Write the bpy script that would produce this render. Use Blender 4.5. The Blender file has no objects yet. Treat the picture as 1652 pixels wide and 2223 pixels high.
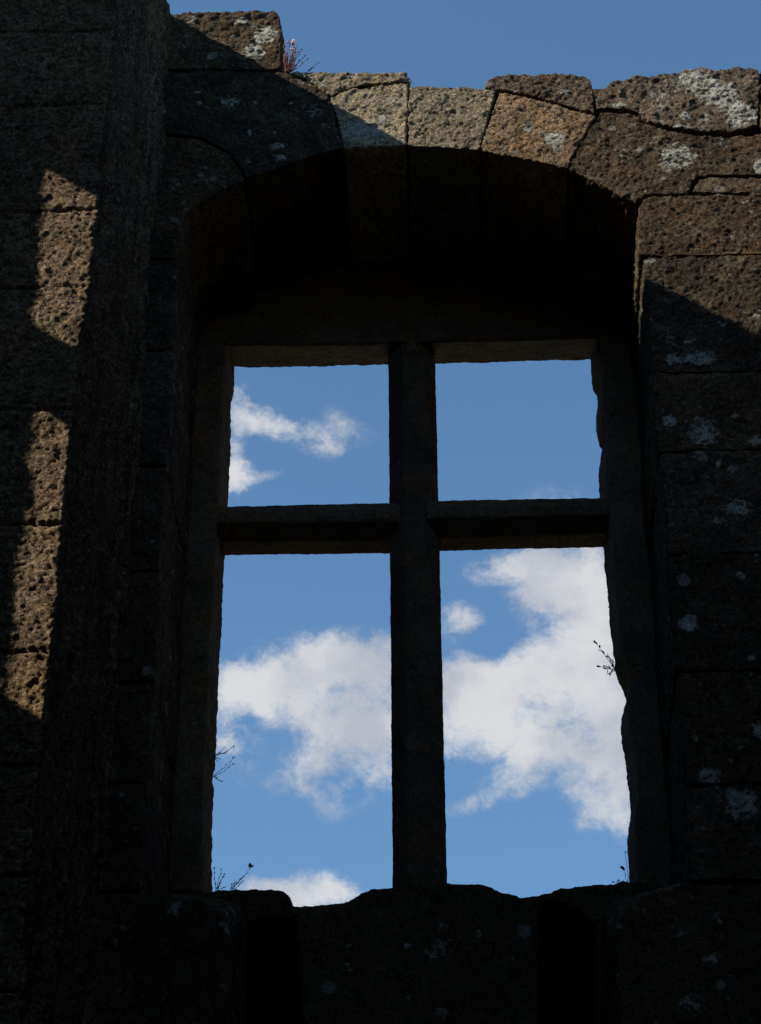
import bpy, bmesh, math, random
import numpy as np
from mathutils import Matrix, Vector
random.seed(7)
sc = bpy.context.scene
COL = sc.collection

# ------------------------------------------------------------------ camera
th = math.radians(35); psi = math.radians(1.7); rho = math.radians(.3); FPX = 4817.
CF = np.array([-math.sin(psi)*math.cos(th), math.cos(psi)*math.cos(th), math.sin(th)])
_r = np.cross(CF, [0, 0, 1]); _r /= np.linalg.norm(_r); _u = np.cross(_r, CF)
CR = _r*math.cos(rho) - _u*math.sin(rho); CU = _u*math.cos(rho) + _r*math.sin(rho)
CP = np.array([0, 0, 7.1]) - CF*9.6
cam_d = bpy.data.cameras.new("camera"); cam = bpy.data.objects.new("camera", cam_d); COL.objects.link(cam)
cam_d.sensor_fit = 'VERTICAL'; cam_d.sensor_height = 36; cam_d.lens = 36*FPX/2223
cam_d.clip_start = .05; cam_d.clip_end = 2000
M = Matrix.Identity(4)
for i in range(3):
    M[i][0] = CR[i]; M[i][1] = CU[i]; M[i][2] = -CF[i]; M[i][3] = CP[i]
cam.matrix_world = M
sc.camera = cam

def W(px, py, y):
    """the point of the wall plane at depth y that was measured at this spot of the photograph"""
    d = CF + (px-826)/FPX*CR + (1111.5-py)/FPX*CU
    t = (y-CP[1])/d[1]; p = CP + t*d
    return np.array([p[0], y, p[2]])
def UV(px, py):
    d = CF + (px-826)/FPX*CR + (1111.5-py)/FPX*CU
    return d[0]/d[1], d[2]/d[1]

# ------------------------------------------------------------------ sun, sky, exposure
SD = np.array([1, .47, -.79]); SDn = SD/np.linalg.norm(SD)      # travel direction of the sunlight
sun_d = bpy.data.lights.new("sun", 'SUN'); sun = bpy.data.objects.new("sun", sun_d); COL.objects.link(sun)
sun_d.energy = 5; sun_d.angle = math.radians(.5); sun_d.color = (1, .9, .76)
sun.rotation_euler = Vector(SDn).to_track_quat('-Z', 'Y').to_euler()
sc.view_settings.view_transform = 'Standard'; sc.view_settings.look = 'None'
sc.view_settings.exposure = .42; sc.view_settings.gamma = 1
wd = bpy.data.worlds.new("World"); sc.world = wd; wd.use_nodes = True
nt = wd.node_tree; nt.nodes.clear()

class NG:
    """small helper for building node graphs"""
    def __init__(s, tree): s.t = tree
    def n(s, typ, **kw):
        nd = s.t.nodes.new(typ)
        for k, v in kw.items(): setattr(nd, k, v)
        return nd
    def put(s, sock, v):
        if v is None: return
        if isinstance(v, bpy.types.NodeSocket): s.t.links.new(v, sock)
        else: sock.default_value = v
    def m(s, op, a, b=None, c=None, clamp=False):
        nd = s.n('ShaderNodeMath', operation=op); nd.use_clamp = clamp
        s.put(nd.inputs[0], a); s.put(nd.inputs[1], b); s.put(nd.inputs[2], c)
        return nd.outputs[0]
    def v(s, op, a, b=None):
        nd = s.n('ShaderNodeVectorMath', operation=op)
        s.put(nd.inputs[0], a)
        if op == 'SCALE': s.put(nd.inputs['Scale'], b)
        else: s.put(nd.inputs[1], b)
        return nd.outputs['Value'] if op in ('LENGTH', 'DOT_PRODUCT') else nd.outputs[0]
    def noise(s, vec, scale, detail=4, rough=.55, dist=0, col=False):
        nd = s.n('ShaderNodeTexNoise'); s.put(nd.inputs['Vector'], vec)
        nd.inputs['Scale'].default_value = scale; nd.inputs['Detail'].default_value = detail
        nd.inputs['Roughness'].default_value = rough; nd.inputs['Distortion'].default_value = dist
        return nd.outputs['Color' if col else 0]
    def step(s, x, a, b, smooth=True):
        nd = s.n('ShaderNodeMapRange', interpolation_type='SMOOTHSTEP' if smooth else 'LINEAR')
        s.put(nd.inputs['Value'], x); nd.inputs['From Min'].default_value = a; nd.inputs['From Max'].default_value = b
        return nd.outputs[0]
    def mix(s, f, a, b):
        nd = s.n('ShaderNodeMix', data_type='RGBA')
        s.put(nd.inputs[0], f); s.put(nd.inputs[6], a); s.put(nd.inputs[7], b)
        return nd.outputs[2]

g = NG(nt)
tc = g.n('ShaderNodeTexCoord'); D = tc.outputs['Generated']
sky = g.n('ShaderNodeTexSky', sky_type='NISHITA')
sky.sun_disc = False
sky.sun_elevation = math.asin(-SDn[2]); sky.sun_rotation = math.atan2(-SD[0], -SD[1])
sky.air_density = 1.0; sky.dust_density = .1; sky.ozone_density = .9
sep = g.n('ShaderNodeSeparateXYZ'); g.put(sep.inputs[0], D)
yy = g.m('MAXIMUM', sep.outputs[1], .02)
cmb = g.n('ShaderNodeCombineXYZ')
g.put(cmb.inputs[0], g.m('DIVIDE', sep.outputs[0], yy)); g.put(cmb.inputs[1], g.m('DIVIDE', sep.outputs[2], yy))
uv = cmb.outputs[0]
PXU = (UV(926, 1111)[0]-UV(826, 1111)[0])/100
PYV = (UV(826, 1011)[1]-UV(826, 1111)[1])/100
wn = g.noise(uv, 22, 5, .6, 0, True)
warp = g.v('SCALE', g.v('SUBTRACT', wn, (.5, .5, .5)), 46*PXU)
warp = g.v('ADD', warp, g.v('SCALE', g.v('SUBTRACT', g.noise(uv, 95, 6, .65, 0, True), (.5, .5, .5)), 26*PXU))
uvw = g.v('ADD', uv, warp)
CLOUDS = [  # centre, radii (photograph pixels), turn, weight
 (515, 888, 80, 48, 22, 1.0), (600, 922, 120, 42, 16, .9), (690, 955, 66, 44, 38, .7), (735, 905, 70, 40, 40, .30), (775, 945, 90, 44, 20, .28), (740, 985, 80, 30, 10, .34),
 (508, 1042, 58, 52, 0, 1.1), (575, 1035, 50, 14, -15, .4), (505, 965, 34, 60, 0, .55), (520, 845, 34, 30, 30, .4),
 (600, 1480, 180, 80, -14, 1.25), (740, 1425, 150, 64, 0, 1.1), (500, 1495, 90, 60, 10, .9), (830, 1480, 130, 100, 0, 1.15), (700, 1545, 150, 70, 20, .62), (500, 1615, 80, 50, 25, .62), (545, 1395, 40, 24, 0, .3),
 (790, 1590, 130, 60, 10, .62), (730, 1680, 160, 66, 15, .58), (840, 1640, 60, 90, 0, .5), (600, 1700, 130, 36, 10, .26), (500, 1690, 60, 50, 0, .2), (720, 1760, 60, 30, 0, .22),
 (650, 1955, 125, 62, 0, 1.15), (735, 1925, 70, 36, 10, .6), (560, 1925, 60, 26, -10, .5),
 (1290, 1320, 170, 270, -18, 1.5), (1180, 1250, 80, 70, 0, .9), (1095, 1232, 110, 34, -8, .62), (1060, 1260, 50, 22, -20, .3), (1180, 1440, 180, 80, -10, .95), (1010, 1470, 110, 66, 20, 1.05),
 (1000, 1346, 66, 46, 0, .95), (1085, 1368, 36, 30, 0, .2), (1010, 1540, 110, 90, 0, .95), (1130, 1560, 160, 110, 15, .95), (1345, 1540, 100, 150, 0, 1.3), (1220, 1650, 170, 75, 22, .85),
 (1340, 1720, 75, 110, 35, .95), (1110, 1700, 100, 40, -28, .60), (1010, 1752, 60, 22, -10, .45), (970, 1610, 60, 60, 0, .55), (1365, 1790, 44, 56, 0, .6),
 (1275, 1590, 52, 40, 25, -.12), (1200, 1490, 120, 70, 10, .35), (1250, 1560, 110, 80, 0, .28), (1075, 1395, 66, 44, -35, -.9), (620, 1600, 46, 26, 0, -.2), (590, 1545, 110, 40, 8, .3), (660, 1620, 110, 50, 20, .32),
]
total = None
for cx, cy, rx, ry, ang, wgt in CLOUDS:
    u0, v0 = UV(cx, cy)
    mp = g.n('ShaderNodeMapping', vector_type='TEXTURE')
    g.put(mp.inputs['Vector'], uvw)
    mp.inputs['Location'].default_value = (u0, v0, 0)
    mp.inputs['Rotation'].default_value = (0, 0, -math.radians(ang))
    mp.inputs['Scale'].default_value = (rx*PXU*1.25, ry*PYV*1.25, 1)
    ln = g.v('LENGTH', mp.outputs[0])
    b = g.m('MULTIPLY', g.step(ln, 1.0, .0), wgt)
    total = b if total is None else g.m('ADD', total, b)
fine = g.m('ADD', g.m('MULTIPLY', g.noise(uvw, 24, 12, .72), .62), g.m('MULTIPLY', g.noise(uvw, 75, 10, .7), .38))
field = g.m('ADD', g.m('MINIMUM', total, 1.6), g.m('MULTIPLY', g.m('MULTIPLY', g.m('SUBTRACT', fine, .5), g.step(total, 0, .45)), 4.6))
inside = g.m('MULTIPLY', g.step(sep.outputs[1], .3, .5), 1)
# scattered clouds in the rest of the sky
far = g.step(g.noise(g.v('MULTIPLY', D, (1, 1, 2.2)), 2.6, 9, .6), .6, .78)
lf = g.v('LENGTH', g.v('SUBTRACT', uv, (UV(880, 1200)[0], UV(880, 1200)[1], 0)))
far = g.m('MULTIPLY', far, g.step(lf, .6, 1.1))
dens = g.m('MAXIMUM', g.m('MULTIPLY', g.step(field, .05, 1.35), inside), g.m('MULTIPLY', far, .6))
shade = g.noise(uvw, 14, 5, .55)
ccol = g.mix(g.step(shade, .35, .62), (.36, .38, .43, 1), (.53, .535, .55, 1))
skyc = g.n('ShaderNodeMix', data_type='RGBA', blend_type='MULTIPLY'); skyc.inputs[0].default_value = 1
g.put(skyc.inputs[6], sky.outputs[0]); skyc.inputs[7].default_value = (.69, .93, 1.03, 1)
STR = .125
ccs = g.v('SCALE', ccol, 1/STR)
bgc = g.mix(g.m('MULTIPLY', dens, .97), skyc.outputs[2], ccs)
bg = g.n('ShaderNodeBackground'); g.put(bg.inputs[0], bgc); bg.inputs[1].default_value = STR
wo = g.n('ShaderNodeOutputWorld'); nt.links.new(bg.outputs[0], wo.inputs[0])

# ------------------------------------------------------------------ noise for the stone relief
_rng = np.random.RandomState(3)
_perm = _rng.permutation(256); _perm = np.concatenate([_perm, _perm, _perm]).astype(np.int32)
_grad = _rng.normal(size=(256, 3)).astype(np.float32); _grad /= np.linalg.norm(_grad, axis=1)[:, None]
def perlin(p):
    p = np.asarray(p, np.float32); i = np.floor(p).astype(np.int32); f = p-i; i &= 255
    w = f*f*f*(f*(f*6-15)+10); out = 0
    for dx in (0, 1):
        for dy in (0, 1):
            for dz in (0, 1):
                h = _perm[_perm[_perm[(i[:, 0]+dx) & 255]+((i[:, 1]+dy) & 255)]+((i[:, 2]+dz) & 255)]
                gr = _grad[h]
                d = gr[:, 0]*(f[:, 0]-dx)+gr[:, 1]*(f[:, 1]-dy)+gr[:, 2]*(f[:, 2]-dz)
                out = out + d*(w[:, 0] if dx else 1-w[:, 0])*(w[:, 1] if dy else 1-w[:, 1])*(w[:, 2] if dz else 1-w[:, 2])
    return out
def fbm(p, o=3, gain=.5):
    s = 0; a = 1; p = np.asarray(p, np.float32)
    for k in range(o): s = s+a*perlin(p*2**k+k*17.3); a *= gain
    return s

# lichen patches seen in the photograph: x, y, radius x, radius y, strength
LI = [(575, 72, 24, 22, 1), (552, 112, 22, 18, 1), (522, 45, 22, 9, .8), (405, 95, 9, 8, .5), (500, 222, 20, 14, .7), (428, 198, 6, 5, .7), (432, 222, 7, 6, .7),
 (785, 282, 45, 22, .9), (835, 255, 14, 14, .7), (605, 318, 16, 9, .8), (608, 340, 14, 9, .7), (542, 285, 6, 7, .8), (690, 178, 26, 14, .5), (850, 215, 30, 30, .4),
 (1148, 277, 11, 9, .9), (1203, 302, 20, 16, 1), (1207, 325, 9, 6, .8), (1060, 185, 8, 6, .5), (960, 240, 50, 45, .28), (1225, 158, 12, 8, .5), (1226, 200, 12, 8, .7),
 (1345, 228, 20, 10, .8), (1510, 175, 44, 28, .8), (1440, 200, 45, 35, .45), (1560, 205, 40, 26, 1), (1608, 252, 30, 24, 1), (1540, 185, 30, 16, .9), (1590, 230, 30, 18, .9), (1485, 252, 13, 10, .9), (1475, 276, 12, 8, .8), (1530, 255, 12, 12, .7),
 (1470, 340, 38, 30, .72), (1436, 270, 10, 8, .7), (1650, 365, 12, 16, 1), (1550, 310, 30, 20, .35), (1350, 330, 30, 24, .25),
 (1515, 778, 34, 14, .85), (1465, 780, 20, 14, .7), (1495, 740, 14, 8, .6), (1455, 745, 16, 18, .45), (1525, 938, 30, 26, .75), (1452, 912, 13, 10, .9), (1520, 990, 14, 8, .9),
 (1560, 1008, 8, 10, .8), (1590, 1015, 9, 9, .8), (1600, 905, 10, 6, .7), (1645, 960, 14, 12, .8), (1600, 1105, 30, 16, .7), (1560, 1130, 12, 8, .6), (1610, 1247, 9, 9, .9),
 (1492, 1355, 17, 14, .9), (1630, 1430, 8, 6, .8), (1540, 1688, 22, 16, .8), (1608, 1742, 32, 24, .8), (1655, 1585, 18, 14, .8), (1460, 1685, 10, 8, .4), (1510, 1600, 10, 12, .5),
 (885, 2064, 8, 7, .8), (960, 2064, 16, 14, .6), (962, 2014, 12, 9, .6), (1043, 2034, 8, 6, .7), (935, 2080, 14, 10, .6), (1120, 2085, 8, 6, .5), (1500, 2175, 20, 14, .6), (1410, 1838, 8, 6, .8), (1462, 1873, 9, 7, .8),
 (380, 1972, 13, 13, .6), (500, 2012, 26, 12, .6), (757, 2110, 12, 10, .5), (380, 400, 30, 22, .35), (460, 390, 40, 16, .35), (680, 240, 30, 20, .4), (1545, 2080, 16, 10, .5)]
LIW = [(W(a, b, 0), c*PXU*7.9*1.25, d*PXU*7.9*1.5, s) for a, b, c, d, s in LI]
LIS = [(W(a, b, .87), c*.0028, d*.0034, s) for a, b, c, d, s in LI if 1950 < b and 640 < a < 1170]

def lichen_attr(co):
    v = np.zeros(len(co), np.float32)
    q = co + .02*np.stack([perlin(co*22), perlin(co*22+31), perlin(co*22+77)], 1)
    front = np.clip(1-np.abs(co[:, 1])/.12, 0, 1)
    for c, rx, rz, s in LIW:
        d = np.sqrt(((q[:, 0]-c[0])/rx)**2+((q[:, 2]-c[2])/rz)**2)
        v = np.maximum(v, s*np.clip(1.5-d, 0, 1)*front)
    front = np.clip(1-np.abs(co[:, 1]-.87)/.12, 0, 1)
    for c, rx, rz, s in LIS:
        d = np.sqrt(((q[:, 0]-c[0])/rx)**2+((q[:, 2]-c[2])/rz)**2)
        v = np.maximum(v, s*np.clip(1.5-d, 0, 1)*front)
    return v

# ------------------------------------------------------------------ materials
def stone_mat(name, c_dark, c_mid, c_warm, lichen=(.62, .62, .58), random_lichen=.5, green=.35, bump=1., streak=0., tone=1., warm=1., grain=1., flank=False, speck=1.):
    m = bpy.data.materials.new(name); m.use_nodes = True; t = m.node_tree; t.nodes.clear(); g = NG(t)
    tc = g.n('ShaderNodeTexCoord'); P = tc.outputs['Object']
    if streak:
        P2 = g.v('MULTIPLY', P, (1, 1, 1-streak))
    else: P2 = P
    n1 = g.noise(P2, 3.2, 6, .62); n2 = g.noise(P2, 17, 6, .65); n3 = g.noise(P, 95, 4, .65); n4 = g.noise(g.v('ADD', P2, (7, 3, 1)), 6, 5, .6)
    sc_ = lambda c: (c[0]*tone*1.16*warm, c[1]*tone*(1+(warm-1)*.45), c[2]*tone*.83, 1)
    col = g.mix(g.step(n1, .36, .64), sc_(c_dark), sc_(c_mid))
    col = g.mix(g.m('MULTIPLY', g.step(n4, .5, .68), .75), col, sc_(c_warm))
    col = g.mix(g.m('MULTIPLY', g.m('MULTIPLY', g.step(n2, .42, .62), g.step(g.noise(P2, 5.5, 5, .6), .45, .62)), .6), col, sc_([c*.45 for c in c_dark]))      # black crust
    # mineral grain: feldspar light, mica dark
    vo = g.n('ShaderNodeTexVoronoi'); g.put(vo.inputs['Vector'], P); vo.inputs['Scale'].default_value = 120
    sepc = g.n('ShaderNodeSeparateColor'); g.put(sepc.inputs[0], vo.outputs['Color'])
    gr = g.m('MULTIPLY', g.m('ADD', 1-.5*grain, g.m('MULTIPLY', sepc.outputs[0], grain)), g.m('ADD', .1, g.m('MULTIPLY', g.noise(P, 62, 5, .75), 1.8)))
    cb = g.n('ShaderNodeCombineColor')
    for k in range(3): g.put(cb.inputs[k], gr)
    mul = g.n('ShaderNodeMix', data_type='RGBA', blend_type='MULTIPLY'); mul.inputs[0].default_value = 1
    g.put(mul.inputs[6], col); g.put(mul.inputs[7], cb.outputs[0]); col = mul.outputs[2]
    if flank:   # shade put into the colour: faces turned right darkened in vertical runs
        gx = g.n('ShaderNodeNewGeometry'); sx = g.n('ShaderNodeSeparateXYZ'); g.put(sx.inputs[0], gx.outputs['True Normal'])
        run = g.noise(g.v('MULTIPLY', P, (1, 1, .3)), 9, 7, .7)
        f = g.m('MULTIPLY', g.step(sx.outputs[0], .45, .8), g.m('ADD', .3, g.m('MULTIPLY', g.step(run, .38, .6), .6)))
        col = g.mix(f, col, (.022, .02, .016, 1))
    sn = g.noise(g.v('ADD', P, (3, 9, 4)), 44, 8, .82)
    patchy = g.step(g.noise(g.v('ADD', P, (1, 4, 8)), 7, 4, .6), .36, .58)
    col = g.mix(g.m('MULTIPLY', g.m('MULTIPLY', g.step(sn, .53, .42), g.m('ADD', .35, g.m('MULTIPLY', patchy, .65))), .8*speck), col, (.020, .017, .014, 1))
    col = g.mix(g.m('MULTIPLY', g.step(sn, .56, .66), .6*speck), col, (.36, .34, .29, 1))
    ti = g.n('ShaderNodeAttribute', attribute_name='tint')
    hs = g.n('ShaderNodeHueSaturation'); g.put(hs.inputs['Color'], col)
    g.put(hs.inputs['Value'], g.m('ADD', 1, g.m('MULTIPLY', ti.outputs['Fac'], .28)))
    g.put(hs.inputs['Saturation'], g.m('ADD', 1.04, g.m('MULTIPLY', g.m('SINE', g.m('MULTIPLY', ti.outputs['Fac'], 9)), .12)))
    col = hs.outputs[0]
    # greenish crustose growth, patchy
    gn = g.noise(g.v('ADD', P, (11, 5, 2)), 9, 8, .7)
    col = g.mix(g.m('MULTIPLY', g.step(gn, .53, .62), green), col, (.20*tone, .205*tone, .13*tone, 1))
    # grey-white lichen: mapped spots plus small random ones
    at = g.n('ShaderNodeAttribute', attribute_name='lichen')
    ln = g.noise(P, 38, 9, .72)
    a = g.m('ADD', at.outputs['Fac'], g.m('MULTIPLY', g.m('SUBTRACT', ln, .5), 2.6))
    L = g.step(a, .42, .62)
    vr = g.n('ShaderNodeTexVoronoi'); g.put(vr.inputs['Vector'], g.v('ADD', P, g.v('SCALE', g.noise(P, 45, 4, .6, 0, True), .03))); vr.inputs['Scale'].default_value = 8.5
    sr = g.n('ShaderNodeSeparateColor'); g.put(sr.inputs[0], vr.outputs['Color'])
    rad = g.m('SUBTRACT', g.m('MULTIPLY', g.m('POWER', sr.outputs[0], 3), .30), vr.outputs['Distance'])
    v2 = g.n('ShaderNodeTexVoronoi'); g.put(v2.inputs['Vector'], g.v('ADD', P, g.v('SCALE', g.noise(P, 60, 4, .6, 0, True), .02))); v2.inputs['Scale'].default_value = 24
    s2 = g.n('ShaderNodeSeparateColor'); g.put(s2.inputs[0], v2.outputs['Color'])
    rad2 = g.m('SUBTRACT', g.m('MULTIPLY', g.m('POWER', s2.outputs[1], 3), .36), v2.outputs['Distance'])
    rad = g.m('MAXIMUM', rad, g.m('ADD', rad2, g.m('MULTIPLY', g.m('SUBTRACT', g.noise(P, 4, 3, .6), .5), .6)))
    rs = g.m('MULTIPLY', g.step(g.m('ADD', rad, g.m('MULTIPLY', g.m('SUBTRACT', ln, .5), .5)), -.01, .03), random_lichen)
    geo = g.n('ShaderNodeNewGeometry'); sp = g.n('ShaderNodeSeparateXYZ'); g.put(sp.inputs[0], geo.outputs['True Normal'])
    # lichen does not grow on undersides
    grow = g.step(sp.outputs[2], -.65, -.2)
    L = g.m('MULTIPLY', g.m('MAXIMUM', L, rs), grow)
    lc = g.mix(g.step(n2, .4, .65), (lichen[0]*.55, lichen[1]*.56, lichen[2]*.50, 1), (*lichen, 1))
    lc = g.mix(g.m('MULTIPLY', g.step(g.noise(P, 90, 3, .7), .52, .64), .55), lc, (.22, .23, .18, 1))
    col = g.mix(g.m('MULTIPLY', L, .92), col, lc)
    bs = g.n('ShaderNodeBsdfPrincipled'); g.put(bs.inputs['Base Color'], col)
    bs.inputs['Roughness'].default_value = .95; bs.inputs['Specular IOR Level'].default_value = .15
    h = g.m('ADD', g.m('MULTIPLY', n3, .7), g.m('MULTIPLY', g.noise(P2, 48, 6, .75), .9))
    h = g.m('ADD', h, g.m('MULTIPLY', sepc.outputs[1], .16))
    h = g.m('ADD', h, g.m('MULTIPLY', L, .12))
    bp = g.n('ShaderNodeBump'); bp.inputs['Strength'].default_value = bump; bp.inputs['Distance'].default_value = .02
    g.put(bp.inputs['Height'], h); g.put(bs.inputs['Normal'], bp.outputs[0])
    o = g.n('ShaderNodeOutputMaterial'); t.links.new(bs.outputs[0], o.inputs[0])
    return m
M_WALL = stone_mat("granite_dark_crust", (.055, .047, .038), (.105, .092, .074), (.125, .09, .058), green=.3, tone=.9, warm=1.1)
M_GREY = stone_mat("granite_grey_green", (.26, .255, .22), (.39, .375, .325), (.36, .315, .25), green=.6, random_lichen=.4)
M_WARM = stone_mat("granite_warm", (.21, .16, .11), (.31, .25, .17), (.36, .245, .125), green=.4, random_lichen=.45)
M_FRAME = stone_mat("granite_frame", (.07, .066, .058), (.10, .095, .084), (.14, .09, .045), random_lichen=.12, green=.1, tone=1.7, warm=1.12, grain=.45, speck=.35)
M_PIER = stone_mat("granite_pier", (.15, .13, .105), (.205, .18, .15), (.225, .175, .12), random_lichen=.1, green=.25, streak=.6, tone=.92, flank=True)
M_MORTAR = stone_mat("old_mortar", (.05, .045, .038), (.08, .07, .055), (.07, .055, .04), random_lichen=0, green=.1)
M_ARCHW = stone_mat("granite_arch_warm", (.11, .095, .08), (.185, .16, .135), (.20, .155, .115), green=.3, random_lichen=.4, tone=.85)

def plain_mat(name, col, rough=.8, var=.3, scale=30):
    m = bpy.data.materials.new(name); m.use_nodes = True; t = m.node_tree; t.nodes.clear(); g = NG(t)
    tc = g.n('ShaderNodeTexCoord'); n = g.noise(tc.outputs['Object'], scale, 4, .6)
    c = g.mix(g.step(n, .35, .65), tuple(c*(1-var) for c in col)+(1,), tuple(min(1, c*(1+var)) for c in col)+(1,))
    bs = g.n('ShaderNodeBsdfPrincipled'); g.put(bs.inputs['Base Color'], c); bs.inputs['Roughness'].default_value = rough
    o = g.n('ShaderNodeOutputMaterial'); t.links.new(bs.outputs[0], o.inputs[0]); return m
M_STEM = plain_mat("dry_stem", (.15, .07, .05)); M_LEAF = plain_mat("dry_leaf", (.09, .075, .03))
M_RED = plain_mat("red_bud", (.30, .06, .06)); M_PINK = plain_mat("pink_petal", (.75, .50, .55), .6, .1)
M_SEED = plain_mat("seed_head", (.08, .06, .045)); M_SOIL = plain_mat("soil_moss", (.06, .05, .025), .95, .5, 60)
M_GROUND = plain_mat("courtyard_earth", (.34, .29, .21), .95, .3, 3)

# ------------------------------------------------------------------ stone builder
def set_props(o, label=None, cat=None, group=None, kind=None):
    for k, v in (('label', label), ('category', cat), ('group', group), ('kind', kind)):
        if v: o[k] = v
    return o
def empty(name, loc, label, cat, group=None):
    o = bpy.data.objects.new(name, None); COL.objects.link(o); o.location = loc; o.empty_display_size = .2
    return set_props(o, label, cat, group)

def loft_arrays(A, B, voxel, smooth, seed=0):
    """closed solid between two matching outlines, re-meshed into an even skin; returns verts, normals, quads"""
    bm = bmesh.new()
    a = [bm.verts.new(tuple(p)) for p in A]; b = [bm.verts.new(tuple(p)) for p in B]
    n = len(a)
    bm.faces.new(a); bm.faces.new(b[::-1])
    for i in range(n): bm.faces.new((a[i], b[i], b[(i+1) % n], a[(i+1) % n]))
    bmesh.ops.recalc_face_normals(bm, faces=bm.faces)
    bmesh.ops.triangulate(bm, faces=bm.faces, ngon_method='EAR_CLIP')
    me = bpy.data.meshes.new("tmp"); bm.to_mesh(me); bm.free()
    o = bpy.data.objects.new("tmp", me); COL.objects.link(o)
    r = o.modifiers.new("r", 'REMESH'); r.mode = 'VOXEL'; r.voxel_size = voxel
    s = o.modifiers.new("s", 'SMOOTH'); s.factor = .5; s.iterations = smooth
    dg = bpy.context.evaluated_depsgraph_get(); ev = o.evaluated_get(dg); em = ev.to_mesh()
    nv = len(em.vertices); co = np.empty(nv*3, np.float32); em.vertices.foreach_get('co', co); co = co.reshape(-1, 3)
    no = np.empty(nv*3, np.float32); em.vertex_normals.foreach_get('vector', no); no = no.reshape(-1, 3)
    nl = len(em.loops); li = np.empty(nl, np.int32); em.loops.foreach_get('vertex_index', li)
    assert nl == 4*len(em.polygons), "remesh"
    ev.to_mesh_clear(); bpy.data.objects.remove(o); bpy.data.meshes.remove(me)
    return co, no, li.reshape(-1, 4)

NSTONE = [0]
def relief(co, no, big=.010, mid=.006, fin=.0035, streak=0, pits=.25, knob=.003, side=0):
    NSTONE[0] += 1; s = NSTONE[0]*3.71
    q = co.copy()
    if streak: q[:, 2] *= (1-streak)
    q = q + (.022*np.stack([perlin(co*14+s), perlin(co*14+31+s), perlin(co*14+77)], 1) + .008*np.stack([perlin(co*40+s), perlin(co*40+31), perlin(co*40+77)], 1)).astype(np.float32)
    d = big*fbm(q*4.5+s, 3) + mid*fbm(q*15+s, 3, .6)
    p = fbm(q*30+s*2, 3, .75)
    d += fin*p*1.15 - pits*fin*2.2*np.clip(np.abs(fbm(q*24+s*5, 2))-.18, 0, 1)
    d += knob*(np.abs(fbm(q*np.array([36, 36, 50], np.float32)+s*7, 2, .7))*2.2-.5)
    if side:      # runnels washed down the flank
        r = (q*np.array([1, 1, .32], np.float32)); w = np.clip(np.abs(no[:, 0])*1.6-.5, 0, 1)
        blk = np.floor(co[:, 2]/.38+.25*perlin(co*1.3)); d = d + w*(side*(fbm(r*6, 3, .6)*1.3+.55*fbm(r*20, 3, .65)) + .012*np.sin(blk*12.9))
    return co + no*d[:, None]

def mesh_from(name, parts, mat, parent=None, lich=True):
    """parts: list of (verts, quads) merged into ONE mesh object"""
    off = 0; V = []; Q = []
    for co, q in parts: V.append(co); Q.append(q+off); off += len(co)
    V = np.concatenate(V); Q = np.concatenate(Q)
    me = bpy.data.meshes.new(name)
    me.vertices.add(len(V)); me.vertices.foreach_set('co', V.astype(np.float32).ravel())
    me.loops.add(Q.size); me.loops.foreach_set('vertex_index', Q.astype(np.int32).ravel())
    me.polygons.add(len(Q)); me.polygons.foreach_set('loop_start', np.arange(0, Q.size, 4, dtype=np.int32))
    me.polygons.foreach_set('use_smooth', np.ones(len(Q), bool))
    me.update(calc_edges=True)
    tv = np.concatenate([np.full(len(co), ((hash((name, i, len(co))) if 0 else (i*0.754877+len(co)*0.569840)) % 1)*2-1, np.float32) for i, (co, q) in enumerate(parts)])
    ta = me.attributes.new('tint', 'FLOAT', 'POINT'); ta.data.foreach_set('value', tv)
    if lich:
        at = me.attributes.new('lichen', 'FLOAT', 'POINT'); at.data.foreach_set('value', lichen_attr(V))
    me.materials.append(mat)
    o = bpy.data.objects.new(name, me); COL.objects.link(o)
    if parent:
        o.parent = parent
        mi = Matrix.Translation(-Vector(wloc(parent))); o.matrix_parent_inverse = mi
    return o
def wloc(o):
    v = Vector(o.location)
    if o.parent: v = v  # children keep world coordinates through their inverse
    return v if not o.parent else Vector((0, 0, 0))

def stone(A, B, voxel=.012, smooth=5, **kw):
    co, no, q = loft_arrays(A, B, voxel, smooth)
    return relief(co, no, **kw), q

def front(px, y0, y1, inset=.004, ya=None):
    """outline measured at plane y0, pushed straight back to y1"""
    A = [W(a, b, y0) for a, b in px]
    A = inset_poly(A, inset)
    B = [np.array([p[0], y1, p[2]]) for p in A]
    return A, B
def inset_poly(A, d):
    if not d: return A
    n = len(A); P = [np.array([p[0], p[2]]) for p in A]
    ar = sum(P[i][0]*P[(i+1) % n][1]-P[(i+1) % n][0]*P[i][1] for i in range(n)); s = 1 if ar > 0 else -1
    out = []
    for i in range(n):
        e1 = P[i]-P[i-1]; e2 = P[(i+1) % n]-P[i]
        e1 = e1/(np.linalg.norm(e1)+1e-9); e2 = e2/(np.linalg.norm(e2)+1e-9)
        n1 = s*np.array([-e1[1], e1[0]]); n2 = s*np.array([-e2[1], e2[0]])
        b = n1+n2; L = np.dot(b, b); b = b/max(L, .6)*2*.5*2
        out.append(np.array([P[i][0]+b[0]*d*.5*1.0*1, A[i][1], P[i][1]+b[1]*d*.5]))
    return out
def box(x0, x1, y0, y1, z0, z1):
    return [np.array(p) for p in ((x0, y0, z0), (x1, y0, z0), (x1, y0, z1), (x0, y0, z1))], [np.array(p) for p in ((x0, y1, z0), (x1, y1, z0), (x1, y1, z1), (x0, y1, z1))]

DW = .86          # depth of the embrasure
YB = DW+.29       # back of the window tracery
xJ = W(365, 30, 0)[0]; zJ = W(365, 30, 0)[2]; PP = 1.4    # pier corner, pier top, pier projection

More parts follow.
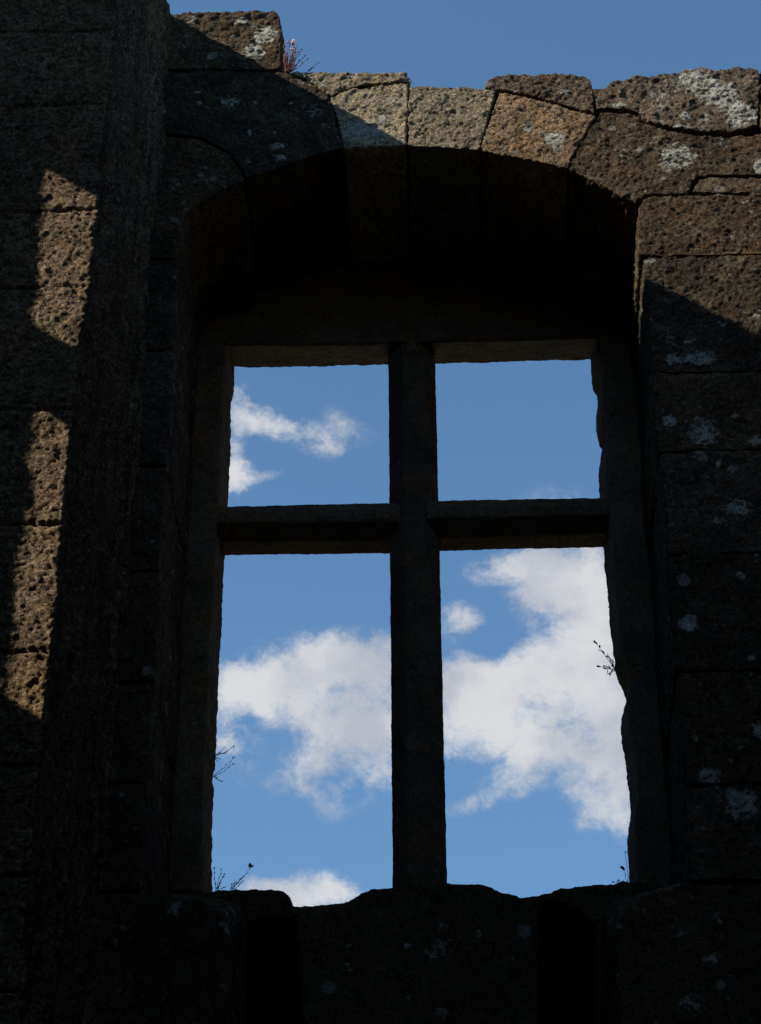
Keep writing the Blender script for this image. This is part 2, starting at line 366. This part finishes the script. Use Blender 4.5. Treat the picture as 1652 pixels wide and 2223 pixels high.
wall = empty('ruined_window_wall', (0, 0, 0), 'tall ruined granite wall with a broken top and a stone cross-mullioned window under a segmental arch', 'wall')

# ---- arch of voussoirs (front outlines in photograph pixels)
CROWN_Y = .87
arch = mesh_from('arch', [stone(*front([(560, 250), (700, 222), (1280, 280), (1330, 300), (1330, 395), (1160, 333), (1040, 305), (885, 296), (744, 305), (600, 345), (560, 360)], .03, DW-.03, 0), voxel=.03, smooth=1, big=0, mid=.004)], M_MORTAR, wall)
VS = [
 ([(300, 156), (500, 152), (600, 156), (640, 163), (690, 188), (716, 215), (730, 262), (744, 323), (690, 334), (620, 359), (575, 374), (534, 388), (520, 360), (500, 332), (440, 300), (370, 290), (300, 290)], M_WALL),
 ([(300, 293), (370, 293), (440, 303), (498, 335), (517, 362), (531, 390), (480, 412), (430, 440), (404, 462), (392, 486), (385, 560), (300, 560)], M_WALL),
 ([(718, 214), (745, 197), (800, 184), (886, 179), (885, 240), (882, 316), (810, 317), (747, 323), (732, 262)], M_GREY),
 ([(889, 186), (950, 187), (1020, 190), (1077, 196), (1062, 250), (1041, 326), (960, 320), (885, 316), (887, 240)], M_GREY),
 ([(1083, 200), (1125, 207), (1190, 222), (1250, 240), (1293, 253), (1265, 300), (1240, 345), (1233, 367), (1150, 347), (1043, 327), (1062, 262)], M_WARM),
 ([(1296, 256), (1303, 240), (1376, 246), (1400, 266), (1450, 281), (1487, 290), (1560, 296), (1640, 292), (1900, 285), (1900, 384), (1640, 380), (1545, 380), (1514, 384), (1500, 404), (1494, 421), (1420, 422), (1396, 428), (1380, 440), (1364, 434), (1300, 399), (1236, 369), (1243, 345), (1268, 300)], M_WALL),
]
VL = [None]*6
for (pl, mt), lab in zip(VS, ['large shaded arch stone, black with crust', 'shaded springer stone of the arch', 'arch stone half in shade with a pale lichen patch', 'grey green keystone in full sun', 'warm tan arch stone with white lichen spots', 'long dark brown sunlit springer stone']):
    o = mesh_from('voussoir', [stone(*front(pl, 0, DW-.005, 0), voxel=.008, smooth=2, big=.008, mid=.008, fin=.003, knob=.0065, pits=0)], mt, arch)
    o['label'] = lab
    o['group'] = 'voussoirs of the window arch'

for pl, lab in (([(400, 560), (557, 560), (556, 664), (541, 676), (470, 681), (400, 680)], 'left rough stone under the end of the arch'), ([(1224, 580), (1420, 560), (1420, 690), (1350, 694), (1296, 690), (1232, 664)], 'right rough stone under the end of the arch, with a few pale specks')):
    B = [W(a, b, DW-.006) for a, b in pl]; A = [np.array([p[0], DW-.36, p[2]+.03]) for p in B]
    mesh_from('springer_tail', [stone(A, B, voxel=.010, smooth=3)], M_WALL, wall)['label'] = lab
# ---- capstones on the wall top
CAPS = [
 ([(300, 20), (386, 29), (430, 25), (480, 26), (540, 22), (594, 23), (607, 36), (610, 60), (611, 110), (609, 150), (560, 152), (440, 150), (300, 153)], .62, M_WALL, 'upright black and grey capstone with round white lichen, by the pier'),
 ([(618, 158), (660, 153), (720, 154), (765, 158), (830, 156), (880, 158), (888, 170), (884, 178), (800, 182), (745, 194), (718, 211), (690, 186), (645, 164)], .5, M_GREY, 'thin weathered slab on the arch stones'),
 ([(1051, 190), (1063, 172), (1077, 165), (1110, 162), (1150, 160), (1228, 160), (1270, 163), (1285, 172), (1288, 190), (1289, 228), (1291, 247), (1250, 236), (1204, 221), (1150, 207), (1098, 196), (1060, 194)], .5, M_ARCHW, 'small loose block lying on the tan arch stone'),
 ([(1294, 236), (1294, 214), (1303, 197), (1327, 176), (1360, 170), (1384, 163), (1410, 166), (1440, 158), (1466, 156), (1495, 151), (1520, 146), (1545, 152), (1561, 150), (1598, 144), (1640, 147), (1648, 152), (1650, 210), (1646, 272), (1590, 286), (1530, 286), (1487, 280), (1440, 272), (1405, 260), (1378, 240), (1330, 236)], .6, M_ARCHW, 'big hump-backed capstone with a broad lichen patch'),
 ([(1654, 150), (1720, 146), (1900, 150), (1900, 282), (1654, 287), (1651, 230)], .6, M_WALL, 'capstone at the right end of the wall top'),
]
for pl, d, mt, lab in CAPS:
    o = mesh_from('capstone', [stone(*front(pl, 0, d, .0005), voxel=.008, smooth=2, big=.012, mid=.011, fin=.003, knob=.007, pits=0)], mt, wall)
    o['label'] = lab
# small stone at the right springing
o = mesh_from('packing_stone', [stone(*front([(1498, 419), (1505, 404), (1516, 387), (1545, 383), (1640, 383), (1900, 387), (1900, 420), (1600, 420)], 0, .6, .005), voxel=.009, smooth=4, big=.01, mid=.009, fin=.005)], M_ARCHW, wall)
# top backing of the wall behind the capstones
mesh_from('wall_core', [stone(*front([(240, 170), (700, 225), (1290, 262), (1310, 262), (1900, 200), (1900, 290), (1320, 292), (1286, 275), (1040, 240), (740, 235), (560, 270), (240, 430)], .08, 1.05, 0), voxel=.04, smooth=1, big=.0, mid=.004),
   stone(*front([(1268, 192), (1325, 190), (1325, 275), (1262, 260)], .10, .5, 0), voxel=.02, smooth=1, big=0, mid=.004),
   stone([W(1425, 420, .03), W(1540, 1925, .03)*[1, 1, 1], np.array([3.1, .03, W(1540, 1925, .03)[2]]), np.array([3.1, .03, W(1700, 420, .03)[2]])], [np.array([1.33, 1.05, W(1425, 420, .03)[2]]), np.array([1.33, 1.05, W(1540, 1925, .03)[2]]), np.array([3.1, 1.05, W(1540, 1925, .03)[2]]), np.array([3.1, 1.05, W(1700, 420, .03)[2]])], voxel=.04, smooth=1, big=0, mid=.004),
   stone([np.array([-2.2, .03, W(300, 480, .03)[2]]), np.array([-.975, .03, W(300, 480, .03)[2]]), np.array([-.975, .03, 3.6]), np.array([-2.2, .03, 3.6])], [np.array([-2.2, 1.05, W(300, 480, .03)[2]]), np.array([-.975, 1.05, W(300, 480, .03)[2]]), np.array([-.975, 1.05, 3.6]), np.array([-2.2, 1.05, 3.6])], voxel=.04, smooth=1, big=0, mid=.004)], M_MORTAR, wall)

# ---- right side of the embrasure: courses of big blocks
def zat(px, py): return W(px, py, 0)[2]
xr_top, xr_bot = 1.236, 1.195
zs = [zat(1500, v) for v in (424, 556, 809, 980, 1204, 1457, 1704, 1912)]
def xr(z): return xr_bot + (xr_top-xr_bot)*(z-5.35)/(8.85-5.35)
R = []
for k in range(7):
    z1, z0 = zs[k]-.0005, zs[k+1]+.0005
    e = [.0, .006, -.004, .008, 0, .006, -.004][k]
    cut = [1.86, 2.4, 1.95, 2.3, 1.8, 2.35, 1.9][k]
    a = [np.array([xr(z0)+e, 0, z0]), np.array([cut-.004, 0, z0]), np.array([cut-.004, 0, z1]), np.array([xr(z1)+e, 0, z1])]
    if k == 0: a = [W(1386, 550, 0), W(1404, 556, 0), np.array([cut-.004, 0, z0]), np.array([cut-.004, 0, z1]), W(1420, 426, 0), W(1396, 432, 0), W(1385, 450, 0)]
    b = [np.array([p[0]+.01, DW-.005, p[2]]) for p in a]
    R.append(stone(a, b, voxel=.008 if k < 2 else .011, smooth=2, big=.009, mid=.009, fin=.003, knob=.007, pits=0))
    R.append(stone(*box(cut+.004, 3.1, 0, .8, z0, z1), voxel=.02, smooth=3))
mesh_from('right_masonry' if 0 else 'jamb_masonry', R, M_WALL, wall)['label'] = 'dark coursed blocks right of the window, spotted with grey lichen'
# ---- left side
L = []
zl = [zat(330, v) for v in (562, 760, 1010, 1240, 1480, 1700, 1935, 2190, 2500)]
def xl(z): return -.945 + .0*(z-5)
for k in range(8):
    z1, z0 = zl[k]-.0005, zl[k+1]+.0005
    a = [np.array([-1.45, 0, z0]), np.array([xl(z0)+[0, .006, -.003, .006, 0, .005, 0, 0][k], 0, z0]), np.array([xl(z1)+[0, .006, -.003, .006, 0, .005, 0, 0][k], 0, z1]), np.array([-1.45, 0, z1])]
    b = [np.array([p[0]-.0, DW-.005, p[2]]) for p in a]
    L.append(stone(a, b, voxel=.013, smooth=5, big=.009, mid=.008, fin=.003, knob=.0065, pits=0))
mesh_from('jamb_masonry', L, M_WALL, wall)['label'] = 'dark strip of blocks between the pier and the window'

# ---- window tracery
def loftpx(A, ya, B, yb): return [W(a, b, ya) for a, b in A], [W(a, b, yb) for a, b in B]
# left jamb piece; silhouette belongs to the back edge
SL = [(512, 760), (510, 798), (508, 860), (502, 882), (503, 910), (501, 990), (497, 1060), (496, 1100), (490, 1203), (484, 1300), (482, 1370), (476, 1450), (475, 1520), (469, 1600), (468, 1660), (463, 1690), (466, 1730), (462, 1800), (461, 1870), (462, 1928), (461, 1990)]
def jamb(S, sgn, xo):
    back = [W(a, b, YB-.03) for a, b in S]
    A = [np.array([p[0]+sgn*.022, DW+.005, p[2]]) for p in back]; B = [p.copy() for p in back]
    z0, z1 = back[-1][2], back[0][2]
    A += [np.array([xo, DW+.005, z0]), np.array([xo, DW+.005, z1])]; B += [np.array([xo, YB-.03, z0]), np.array([xo, YB-.03, z1])]
    return A, B
mesh_from('window_jamb', [stone(*jamb(SL, -1, -1.35), voxel=.010, smooth=3, big=.003, mid=.006, fin=.003, knob=.002)], M_FRAME, wall)['label'] = 'left window jamb with a lightly worn edge'
SR = [(1281, 745), (1281, 782), (1283, 820), (1285, 848), (1295, 862), (1297, 880), (1293, 905), (1294, 935), (1296, 958), (1301, 972), (1308, 978), (1303, 1005), (1299, 1030), (1300, 1088), (1309, 1188), (1312, 1230), (1318, 1275), (1321, 1320), (1323, 1360), (1329, 1410), (1334, 1438), (1333, 1455), (1342, 1482), (1351, 1500), (1360, 1525), (1357, 1546), (1349, 1560), (1345, 1585), (1349, 1622), (1358, 1655), (1360, 1690), (1364, 1722), (1368, 1785), (1363, 1808), (1361, 1850), (1364, 1880), (1365, 1915), (1365, 1990)]
mesh_from('window_jamb', [stone(*jamb(SR, 1, 1.55), voxel=.009, smooth=2, big=.003, mid=.005, fin=.003, knob=.002)], M_FRAME, wall)['label'] = 'right window jamb, broken into hollows along its edge'
# lintel with the blind panel above it
A = [(400, 745), (520, 749), (700, 748), (845, 745), (940, 742), (1100, 738), (1270, 734), (1440, 732), (1440, 470), (400, 470)]
B = [(400, 796), (515, 797), (540, 799), (620, 797), (690, 797), (760, 795), (843, 794), (943, 791), (1050, 789), (1150, 784), (1200, 785), (1278, 781), (1440, 779), (1440, 520), (400, 520)]
A = [W(a, b, DW+.004) for a, b in [(400, 745), (515, 749), (540, 749), (620, 749), (690, 748), (760, 747), (843, 745), (943, 742), (1050, 740), (1150, 737), (1200, 736), (1278, 734), (1440, 732), (1440, 470), (400, 470)]]
B = [W(a, b, YB) for a, b in B]
# keep the two halves as two stones, joined over the mullion
mesh_from('lintel', [stone(A, B, voxel=.010, smooth=3, big=.004, mid=.005, fin=.0025, knob=.002)], M_FRAME, wall)
# mullion: chamfered shaft
def section(cx, z, w, y0=DW+.02, y1=YB-.01):
    h = w/2; c = h*.62; ym = (y0+y1)/2; q = .075
    return [np.array(p) for p in ((cx-h+c, y0, z), (cx+h-c, y0, z), (cx+h, y0+q, z), (cx+h, y1-q, z), (cx+h-c, y1, z), (cx-h+c, y1, z), (cx-h, y1-q, z), (cx-h, y0+q, z))]
yM = (DW+YB)/2
def msec(pxl, pxr, py):
    a = W(pxl, py, yM-.06); b = W(pxr, py, yM-.06); return section((a[0]+b[0])/2, a[2], abs(b[0]-a[0])+.006)
stop_a = [W(855, 762, DW-.02), W(930, 760, DW-.02), W(940, 800, DW+.09), W(848, 800, DW+.09)]
mul = [stone(msec(844, 942, 745), msec(854, 969, 1940), voxel=.009, smooth=2, big=.002, mid=.0035, fin=.0018, knob=.0012)]
c0 = W(893, 775, DW+.02)
tip = W(890, 690, DW)
p1 = [c0+[-.085, .06, 0], c0+[-.03, -.012, .02], c0+[.03, -.012, .02], c0+[.085, .06, 0]]
p2 = [tip+[-.012, .03, 0], tip+[-.006, -.004, 0], tip+[.006, -.004, 0], tip+[.012, .03, 0]]
mul.append(stone(p1, p2, voxel=.008, smooth=2, big=.0, mid=.003, fin=.003))
mesh_from('mullion', mul, M_FRAME, wall)
# transom bar, two halves meeting the mullion
def tsec(px, pt, pb):
    t = W(px, pt, .95+DW-.87); b = W(px, pb, YB-.07); x = t[0]; zt = t[2]; zb = b[2]
    return [np.array(p) for p in ((x, DW+.06, zt), (x, YB-.06, zt), (x, YB-.02, zt-.05), (x, YB-.02, zb+.05), (x, YB-.07, zb), (x, DW+.10, zb), (x, DW+.02, zb+.06), (x, DW+.02, zt-.07))]
tr = [stone(tsec(455, 1104, 1206), tsec(870, 1096, 1202), voxel=.009, smooth=2, big=.002, mid=.0035, fin=.0018, knob=.0012),
      stone(tsec(925, 1092, 1197), tsec(1345, 1084, 1188), voxel=.009, smooth=2, big=.002, mid=.0035, fin=.0018, knob=.0012)]
mesh_from('transom', tr, M_FRAME, wall)
# sill / parapet with its broken top
SI = [(380, 1938), (460, 1931), (520, 1929), (590, 1928), (612, 1931), (628, 1942), (636, 1962), (642, 1966), (700, 1962), (740, 1957), (768, 1947), (785, 1936), (805, 1929), (850, 1924), (910, 1918), (970, 1916), (1005, 1917), (1040, 1916), (1062, 1922), (1085, 1932), (1110, 1941), (1135, 1946), (1165, 1942), (1185, 1937), (1215, 1927), (1240, 1923), (1300, 1919), (1360, 1912), (1440, 1908)]
SI += [(1440, 2300), (1296, 2300), (1292, 2010), (1240, 1964), (1205, 1956), (1174, 1962), (1167, 2030), (1168, 2300), (662, 2300), (650, 2100), (640, 1996), (610, 1986), (560, 1992), (520, 2010), (500, 2300), (380, 2300)]
A = [W(a, b, DW-.02) for a, b in SI]
B = [np.array([p[0], YB+.06, p[2]-.02]) for p in A]
z1 = W(640, 2010, DW)[2]+.04; xa, xb = A[0][0]-.1, W(1440, 2000, DW)[0]
mesh_from('sill', [stone(A, B, voxel=.011, smooth=2, big=.002, mid=.005, fin=.004),
    stone(*box(xa, 0, YB+.04, 2.3, z1-.12, z1), voxel=.04, smooth=1), stone(*box(0, xb, YB+.04, 2.3, z1-.12, W(1180, 1948, YB)[2]-.015), voxel=.03, smooth=1), stone(*box(xa, xb, 2.3, 2.6, 3.2, z1), voxel=.04, smooth=1),
    stone(*box(xa-.2, xa+.1, YB, 2.5, 3.2, z1), voxel=.04, smooth=1), stone(*box(xb-.1, xb+.2, YB, 2.5, 3.2, z1), voxel=.04, smooth=1), stone(*box(xa, xb, DW, 2.5, 3.1, 3.3), voxel=.04, smooth=1)], M_WALL, wall)
# window seats left and right below the sill
def seat(pts_front, pts_back, lab):
    A = [W(a, b, y) for a, b, y in pts_front]; B = [W(a, b, y) for a, b, y in pts_back]
    for q in (A, B):
        q[-1][2] = 3.6; q[-2][2] = 3.6
    o = mesh_from('window_seat', [stone(A, B, voxel=.012, smooth=5, big=.008, mid=.008, fin=.005)], M_WALL, wall); o['label'] = lab
seat([(230, 1940, 0), (360, 1938, 0), (440, 1950, 0), (487, 1990, 0), (496, 2025, 0), (493, 2230, 0), (230, 2230, 0)],
     [(400, 1960, DW-.03), (470, 1955, DW-.03), (500, 1956, DW-.03), (528, 1968, DW-.03), (537, 2005, DW-.03), (540, 2230, DW-.03), (400, 2230, DW-.03)],
     'left stone window seat with a rounded end')
seat([(1700, 1915, 0), (1480, 1918, 0), (1400, 1940, 0), (1352, 1985, 0), (1334, 2030, 0), (1334, 2230, 0), (1700, 2230, 0)],
     [(1560, 1950, DW-.03), (1440, 1948, DW-.03), (1370, 1945, DW-.03), (1330, 1955, DW-.03), (1308, 1990, DW-.03), (1304, 2230, DW-.03), (1560, 2230, DW-.03)],
     'right stone window seat with a sloping broken top')
# lower wall down to the courtyard, outside the picture
low = []
zz = 3.62; k = 0
while zz > .1:
    z0 = max(zz-.42, 0); xx = -1.5
    while xx < 3.1:
        x1 = min(xx+.75+.2*((k*7) % 3), 3.1); low.append(stone(*box(xx+.004, x1-.004, 0, 1.15, z0+.004, zz-.004), voxel=.035, smooth=2)); xx = x1; k += 1
    zz = z0
mesh_from('lower_masonry', low, M_WALL, wall)

# ------------------------------------------------------------------ the pier on the left
pier = empty('stone_pier', (-1.6, -PP/2, 0), 'dark granite pier projecting at the left, two patches of sun on its front face', 'pier')
pz = [W(150, v, -PP)[2] for v in (-330, -120, 66, 226, 455, 620, 885, 1135, 1410, 1660, 1900, 2150, 2400)]
Fp = []
def plan(xa, xb, z, y0=-PP, groove=True):
    if not groove: return [np.array(p) for p in ((xa, y0, z), (xb, y0, z), (xb, 0.02, z), (xa, .02, z))]
    L = [(xa, y0, z), (xb-.012, y0, z), (xb, y0+.012, z)]
    for k in range(1, 24):
        t = k/24; L.append((xb-.006-.040*math.sin(math.pi*min(1, t/.42))**2*(t < .42)-.018*math.sin(math.pi*max(0, (t-.6)/.4))**2*(t > .6), y0+.04+t*(-y0-.1), z))
    L += [(xb, .02, z), (xa, .02, z)]
    return [np.array(p) for p in L]
tops = [zJ] + [z for z in pz if z < zJ-.2]
def carve(co, no, zj, w=.0065, dep=.016):
    f = np.clip(-no[:, 1]*2-.8, 0, 1); zz = co[:, 2] + .012*perlin(co*7)
    d = np.zeros(len(co), np.float32)
    for z in zj: d = np.maximum(d, np.exp(-((zz-z)/w)**2)*(.55+.9*np.clip(perlin(co*5+z)+.4, 0, 1)))
    return co - no*(dep*d*f)[:, None]
A, B = plan(-1.9, xJ, tops[-1]), plan(-1.9, xJ, zJ)
co, no, q = loft_arrays(A, B, .0078, 2)
co = carve(relief(co, no, big=.008, mid=.007, fin=.003, knob=.0085, pits=0, side=.026), no, tops[1:-1])
Fp.append((co, q))
Fp.append(stone(plan(-2.55, -1.9, tops[-1], groove=False), plan(-2.55, -1.9, zJ, groove=False), voxel=.03, smooth=2))
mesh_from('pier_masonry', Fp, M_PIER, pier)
low = []; zz = tops[-1]
while zz > .1:
    z0 = max(zz-.45, 0)
    low.append(stone(plan(-2.55, xJ, z0+.004, groove=False), plan(-2.55, xJ, zz-.004, groove=False), voxel=.035, smooth=2)); zz = z0
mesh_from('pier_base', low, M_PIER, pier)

# ------------------------------------------------------------------ unseen wall added on the left: its slit shapes the pier's two sun patches
xR = -2.55; TH = .16
def back(px, py):
    p = W(px, py, -PP); t = (p[0]-xR)/SD[0]; return p - SD*t
yl = (back(75, 500)[1]+back(12, 1380)[1])/2; yrr = back(210, 450)[1]-.10
zt1 = back(75, 338)[2]; zb1 = back(190, 765)[2]; zt2 = back(165, 905)[2]; zb2 = back(95, 1560)[2]
print("opening y", yl, yrr, "z", zt1, zb1, zt2, zb2)
zR = zJ + .79*(xJ-xR) - .12
ret = empty('sun_slit_wall', (xR, -6, 0), 'added unseen wall left of the pier, its slit shapes the sun patches', 'wall')
def wbox(y0, y1, z0, z1, xo=TH): return stone([np.array(p) for p in ((xR-xo, y0, z0), (xR, y0, z0), (xR, y1, z0), (xR-xo, y1, z0))], [np.array(p) for p in ((xR-xo, y0, z1), (xR, y0, z1), (xR, y1, z1), (xR-xo, y1, z1))], voxel=.025, smooth=1, big=.012, mid=.012, fin=.006)
zt1 += .08; zt2 += .04
yl1 = back(98, 500)[1]; yl2 = back(62, 1180)[1]; zmid = (zt2+zb1)/2
pc = [wbox(yl1, 1.1, zmid, zR), wbox(yl2, 1.1, 0, zmid), wbox(-10.3, yrr, 0, zR-.05), wbox(yrr-.03, yl+.08, zt1, zR), wbox(yrr-.03, yl+.08, 0, zb2), wbox(yrr-.03, yl+.08, zt2, zb1),
      wbox(-10.3, -2.32, zR-.06, 12, .6)]  # taller stretch added to keep the sun off the courtyard
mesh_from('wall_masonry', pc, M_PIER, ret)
# unseen walls added behind the camera and to the right to cut skylight
M_BOUNCE = plain_mat('pale_bounce_wall', (.46, .38, .27), .95, .2, 2)  # pale so the added back wall bounces warm light into the window recess
def bigwall(name, x0, x1, y0, y1, h, lab, mat=None):
    t = empty(name, ((x0+x1)/2, (y0+y1)/2, 0), lab, 'wall')
    mesh_from('wall_masonry', [stone(*box(x0, x1, y0, y1, 0, h), voxel=.12, smooth=1, big=.03, mid=.02)], mat or M_WALL, t)
bigwall('back_sky_blocker', -3.2, 4.4, -10.9, -10.2, 12.6, 'added unseen pale wall opposite the window, blocks sky and bounces light', M_BOUNCE)
bigwall('right_sky_blocker', 3.6, 4.3, -10.2, .04, 10, 'added unseen granite wall on the right, blocks skylight')
bigwall('window_wall_extension', 3.12, 4.3, .05, 1.1, 9.0, 'continuation of the window wall to the right')
bigwall('outer_left_sky_blocker', -3.7, -2.9, 1.15, 9, 13, 'added unseen wall outside the window on the left, keeps sky light off the reveals')  # both outer walls are added, only to hold sky light off the reveals
bigwall('outer_right_sky_blocker', 3.3, 4.1, 1.15, 9, 13, 'added unseen wall outside the window on the right, keeps sky light off the reveals')
# ground
gm = bpy.data.meshes.new('ground'); bm = bmesh.new(); bmesh.ops.create_grid(bm, x_segments=60, y_segments=60, size=400)
for v in bm.verts: v.co.z = .0
bm.to_mesh(gm); bm.free(); gm.materials.append(M_GROUND)
go = bpy.data.objects.new('ground', gm); COL.objects.link(go); go['kind'] = 'structure'

# ------------------------------------------------------------------ plants
def tube(bm, pts, r0, r1, seg=5):
    rings = []
    for i, p in enumerate(pts):
        p = Vector(p); d = (Vector(pts[min(i+1, len(pts)-1)])-Vector(pts[max(i-1, 0)])).normalized()
        a = d.orthogonal().normalized(); b = d.cross(a); r = r0+(r1-r0)*i/(len(pts)-1)
        rings.append([bm.verts.new(p+a*math.cos(t)*r+b*math.sin(t)*r) for t in [2*math.pi*k/seg for k in range(seg)]])
    for i in range(len(rings)-1):
        for k in range(seg): bm.faces.new((rings[i][k], rings[i][(k+1) % seg], rings[i+1][(k+1) % seg], rings[i+1][k]))
    bm.faces.new(rings[0][::-1]); bm.faces.new(rings[-1])
def leaf(bm, p, d, L, w):
    p = Vector(p); d = Vector(d).normalized(); s = d.orthogonal().normalized()
    s.rotate(Matrix.Rotation(random.uniform(0, 6.28), 3, d)); n = d.cross(s)
    rows = []
    for t, ww in ((0, .15), (.3, .8), (.6, 1), (.85, .55), (1, .05)):
        c = p+d*L*t+n*(-.12*L*math.sin(t*3.1)); rows.append((bm.verts.new(c-s*w*ww/2+n*.0008), bm.verts.new(c+n*-.0008), bm.verts.new(c+s*w*ww/2+n*.0008)))
    for a, b in zip(rows, rows[1:]):
        bm.faces.new((a[0], a[1], b[1], b[0])); bm.faces.new((a[1], a[2], b[2], b[1]))
def head(bm, p, r):
    for k in range(7):
        v = Vector((random.gauss(0, 1), random.gauss(0, 1), random.gauss(.4, 1))).normalized()
        leaf(bm, Vector(p)-v*r*.1, v, r*1.3, r*.9)
    bmesh.ops.create_icosphere(bm, subdivisions=1, radius=r*.6, matrix=Matrix.Translation(Vector(p)))
def commit(name, bm, mat, parent):
    me = bpy.data.meshes.new(name); bm.to_mesh(me); bm.free(); me.materials.append(mat)
    o = bpy.data.objects.new(name, me); COL.objects.link(o); o.parent = parent
    o.matrix_parent_inverse = Matrix.Translation(-Vector(parent.location)); return o
def curve_pts(p, q, bow, n=7):
    p = Vector(p); q = Vector(q); out = []
    for i in range(n):
        t = i/(n-1); c = p.lerp(q, t); c.z -= bow*math.sin(t*math.pi); c += Vector([random.uniform(-.0025, .0025) for _ in range(3)])*(1 if 0 < i < n-1 else 0); out.append(c)
    return out
def plant(name, root, y, stems, lab, cat='plant', leafm=M_LEAF, headm=M_SEED, leafsize=.012, stemr=.0016, dy=.05):
    r0 = W(*root, y); t = empty(name, r0, lab, cat)
    sb = bmesh.new(); lb = bmesh.new(); heads = []; nl = 0
    for (a, b, nleaf, hr, bow) in stems:
        rs = r0 + np.array([random.uniform(-.006, .006), random.uniform(-.01, .01), 0])
        e = W(a, b, y+random.uniform(-dy, dy*.2)); pts = curve_pts(rs, e, bow); tube(sb, pts, stemr, stemr*.45)
        for k in range(nleaf):
            f = (k+1)/(nleaf+1); i = min(int(f*6), 5); p = pts[i].lerp(pts[i+1], f*6-i); d = (pts[i+1]-pts[i]).normalized()
            d = (d+Vector((random.uniform(-1, 1), random.uniform(-1, 1), random.uniform(-.6, 1)))*.9).normalized(); leaf(lb, p, d, leafsize*random.uniform(.7, 1.3), leafsize*.42); nl += 1
        if hr: hb = bmesh.new(); head(hb, e, hr); heads.append(hb)
    commit('stem', sb, M_STEM, t)
    if nl: commit('leaves', lb, leafm, t)
    else: lb.free()
    for hb in heads: commit('flower_head', hb, headm, t)
    return t
S = [(random.uniform(613, 652), random.uniform(92, 140), 6, .0045, random.uniform(-.01, .01)) for _ in range(26)]
S = [(a, b, n, r if i % 3 == 0 else 0, w) for i, (a, b, n, r, w) in enumerate(S)]
S += [(662, 120, 5, .006, .01), (655, 107, 4, .005, .01), (640, 130, 5, .005, .0), (668, 128, 2, .005, .01)]
t = plant('flowering_plant', (622, 157), -.005, S, 'small reddish wild plant with a pale pink flower beside the upright capstone', leafm=plain_mat('red_leaf', (.30, .09, .08)), headm=M_RED, leafsize=.015, stemr=.0026, dy=.04)
for a, b, r in ((636, 92, .013), (624, 92, .008), (634, 108, .008)):
    pb = bmesh.new(); head(pb, W(a, b, -.03), r*1.25); commit('petals', pb, M_PINK, t)
plant('dry_sprig', (668, 155), .1, [(692, 136, 3, .004, 0), (680, 146, 2, .003, 0), (676, 148, 1, .003, 0)], 'thin dry sprig rising from the thin slab right of the reddish plant')
plant('red_sprout', (886, 182), .02, [(889, 172, 3, .004, 0), (893, 176, 2, .004, 0), (899, 180, 1, .003, 0)], 'tiny red sprout in the joint left of the keystone', leafm=M_RED, headm=M_RED, leafsize=.009)
plant('jamb_weed', (465, 1640), YB-.05, [(508, 1620, 9, .004, .005), (494, 1632, 6, .003, .0), (490, 1620, 2, 0, .0), (480, 1650, 3, 0, 0), (472, 1655, 3, 0, 0)], 'upper wiry weed growing out of the left window jamb', leafsize=.010)
plant('jamb_weed', (465, 1685), YB-.05, [(507, 1645, 4, .005, .006), (506, 1658, 3, .005, .006), (472, 1690, 4, 0, 0), (480, 1697, 1, 0, .0), (482, 1696, 1, .004, 0)], 'lower wiry weed with two long stalks on the left window jamb', leafsize=.010)
plant('sill_weed', (470, 1932), DW+.05, [(480, 1887, 3, .004, 0), (487, 1898, 3, .004, 0), (465, 1885, 3, .005, 0), (477, 1915, 5, 0, 0), (492, 1925, 4, 0, 0), (486, 1898, 2, 0, 0)], 'low weed with thin upright stalks in the left corner of the sill', leafsize=.012)
plant('flowering_stalk', (502, 1932), DW+.05, [(545, 1880, 7, .013, .008), (528, 1912, 3, .003, .004), (526, 1905, 3, .003, .0), (508, 1918, 5, 0, 0)], 'leaning stalk with a seed head on the left part of the sill', leafsize=.013)
plant('leafy_weed', (1334, 1455), YB-.05, [(1291, 1393, 7, .007, -.004), (1298, 1445, 4, .003, .0), (1318, 1418, 4, 0, -.004), (1316, 1466, 3, 0, 0), (1312, 1452, 4, 0, 0), (1326, 1432, 4, 0, 0)], 'leafy weed hanging out of a hollow in the right window jamb', leafsize=.022)
plant('corner_weed', (1364, 1916), DW+.1, [(1352, 1884, 1, .012, 0), (1330, 1915, 2, .005, 0), (1342, 1911, 2, .005, 0), (1358, 1850, 1, .004, 0)], 'small weed with round heads in the right corner of the sill', leafsize=.010)
